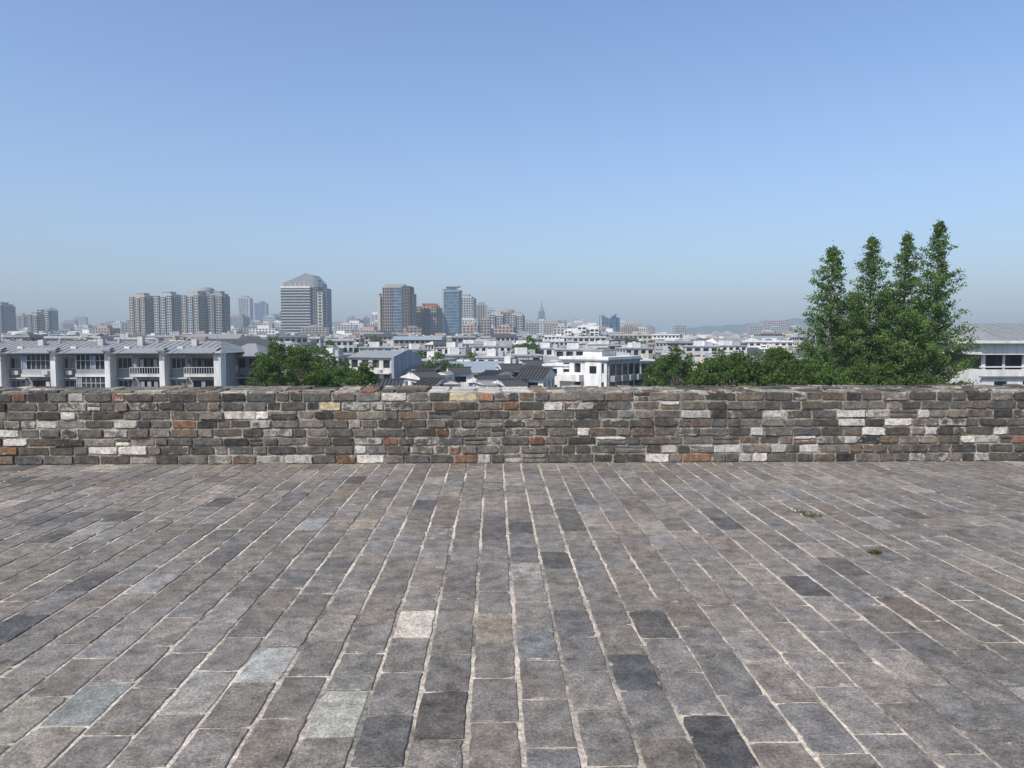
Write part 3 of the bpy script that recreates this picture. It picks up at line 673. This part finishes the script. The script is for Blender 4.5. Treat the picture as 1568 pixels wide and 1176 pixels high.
while y<800:
    step=R.uniform(17,23)*(1+ (y-165)/600); half=y*0.72+10; x=-half
    while x<half:
        w_=R.uniform(9,19)*(1+(y-165)/800); dp=R.uniform(8,11)
        px=784+x/y*F
        hmax=15.0+(y-165)/400*3.5
        h=R.uniform(9.5,hmax) if R.random()<.85 else R.uniform(5,9)
        if px>395 and y<280: h=min(h,Z(568-(y-150)*0.22,y)-GZ)
        if 1000<px<1140: h=min(h,14)
        if px<420: h=min(h+1.5,16.5)
        if px<420 and y<230: h=min(h,15.0)
        k=R.random(); kind='flat' if k<.62 else ('g' if k<.80 else ('d' if k<.96 else 'b'))
        if h>2 and R.random()<.88: lowrise(x+w_/2,y+R.uniform(-4,4),w_,dp,h,math.radians(R.choice([0,-6,8,-25,20,-10,35])+R.gauss(0,3)),kind,R.choice(WALLS)); cnt+=1
        x+=w_+R.uniform(1,6)
    y+=step
for y0,n,hlo,hhi in [(850,90,15,30),(1050,90,16,38),(1300,100,18,46),(1700,100,18,58),(2300,100,22,80),(3000,100,22,100)]:
    for i in range(n):
        y=y0+R.uniform(-90,120); half=y*.73; x=-half+2*half*(i+R.random())/n
        px=784+x/y*F; hi=hhi*(1.0 if px<1000 else (0.42 if px<1145 or px>1225 else 0.7))
        w_=R.uniform(12,26)*(1+y/3500); h=hlo+max(0,hi-hlo)*R.random()**2.0
        b=MB(); wl=R.choice(WALLS)
        b.facade(-w_/2,w_/2,-8,8,0,h,wl,'glass_d',3.2,1.5,4,1.8); b.box(-w_*.2,w_*.25,-4,4,h,h+R.uniform(2,4),wl)
        b.done("apartment_building",(x,y,GZ),math.radians(R.gauss(0,12)))
tm=[roundtree(R.uniform(9,12),4.0,3.8,60,70,0.28,loc=(X(p,180),172,GZ),cr=1.2) for p in (620,720,1010)]
for i in range(170):
    y=R.uniform(125,620); x=R.uniform(-.7,.7)*y
    s=tm[i%3]; o=bpy.data.objects.new("broadleaf_tree",s.data); scene.collection.objects.link(o)
    sc=R.uniform(.75,1.2); o.location=(x,y,GZ); o.scale=(sc,sc,sc*R.uniform(.9,1.15)); o.rotation_euler[2]=R.uniform(0,6)
# ------------------------------------------------------------ distant hills
M['hill']=wallmat("hill_forest",(0.05,0.075,0.04),0.95,0.4,0.002)
b=MB(); pts=[]; d=4600; n=80
for i in range(n+1):
    px=960+(i/n)*640
    pk=503-5*math.exp(-((px-1105)/45)**2)-15*math.exp(-((px-1215)/60)**2)+1.2*math.sin(px*.07)+.8*math.sin(px*.19)
    pk=pk+ (517-pk)*max(0,1-(px-960)/110)
    pts.append((X(px,d),d-300,0)); pts.append((X(px,d),d,Z(pk,d)-GZ)); pts.append((X(px,d),d+900,0))
b.poly(pts,[f for i in range(n) for f in ((3*i,3*i+3,3*i+4,3*i+1),(3*i+1,3*i+4,3*i+5,3*i+2))],'hill'); b.done("hills",(0,0,GZ))
# ------------------------------------------------------------ weeds
M['weed']=leafmat("weed_leaf",(0.07,0.10,0.03),(0.10,0.13,0.04),(0.15,0.17,0.06))
def weed(px,py,n,rad):
    u,yy_,zz=ray(px,py); t=-CAMZ/zz; x,y=u*t,yy_*t; v=[];f=[]
    for i in range(n):
        a=R.uniform(0,6.28); r=rad*R.random()**.7; bx,by=r*math.cos(a),r*math.sin(a)*.8; h=R.uniform(.01,.04); a2=R.uniform(0,6.28); wv=.003
        dx,dy=math.cos(a2),math.sin(a2); o=len(v)
        v+=[(bx-dy*wv,by+dx*wv,0),(bx+dy*wv,by-dx*wv,0),(bx+dx*h*.5+dy*wv,by+dy*h*.5-dx*wv,h*.7),(bx+dx*h,by+dy*h,h)]; f.append((o,o+1,o+2,o+3))
    me=bpy.data.meshes.new("weed_tuft"); me.from_pydata(v,[],f); me.materials.append(M['weed'])
    o=bpy.data.objects.new("weed_tuft",me); scene.collection.objects.link(o); o.location=(x,y,0.002)
for a in [(1340,848,90,.05),(1245,791,60,.09),(1225,786,30,.06),(1105,704,40,.05)]: weed(*a)
print("faces",sum(len(o.data.polygons) for o in scene.objects if o.type=='MESH'), cnt)
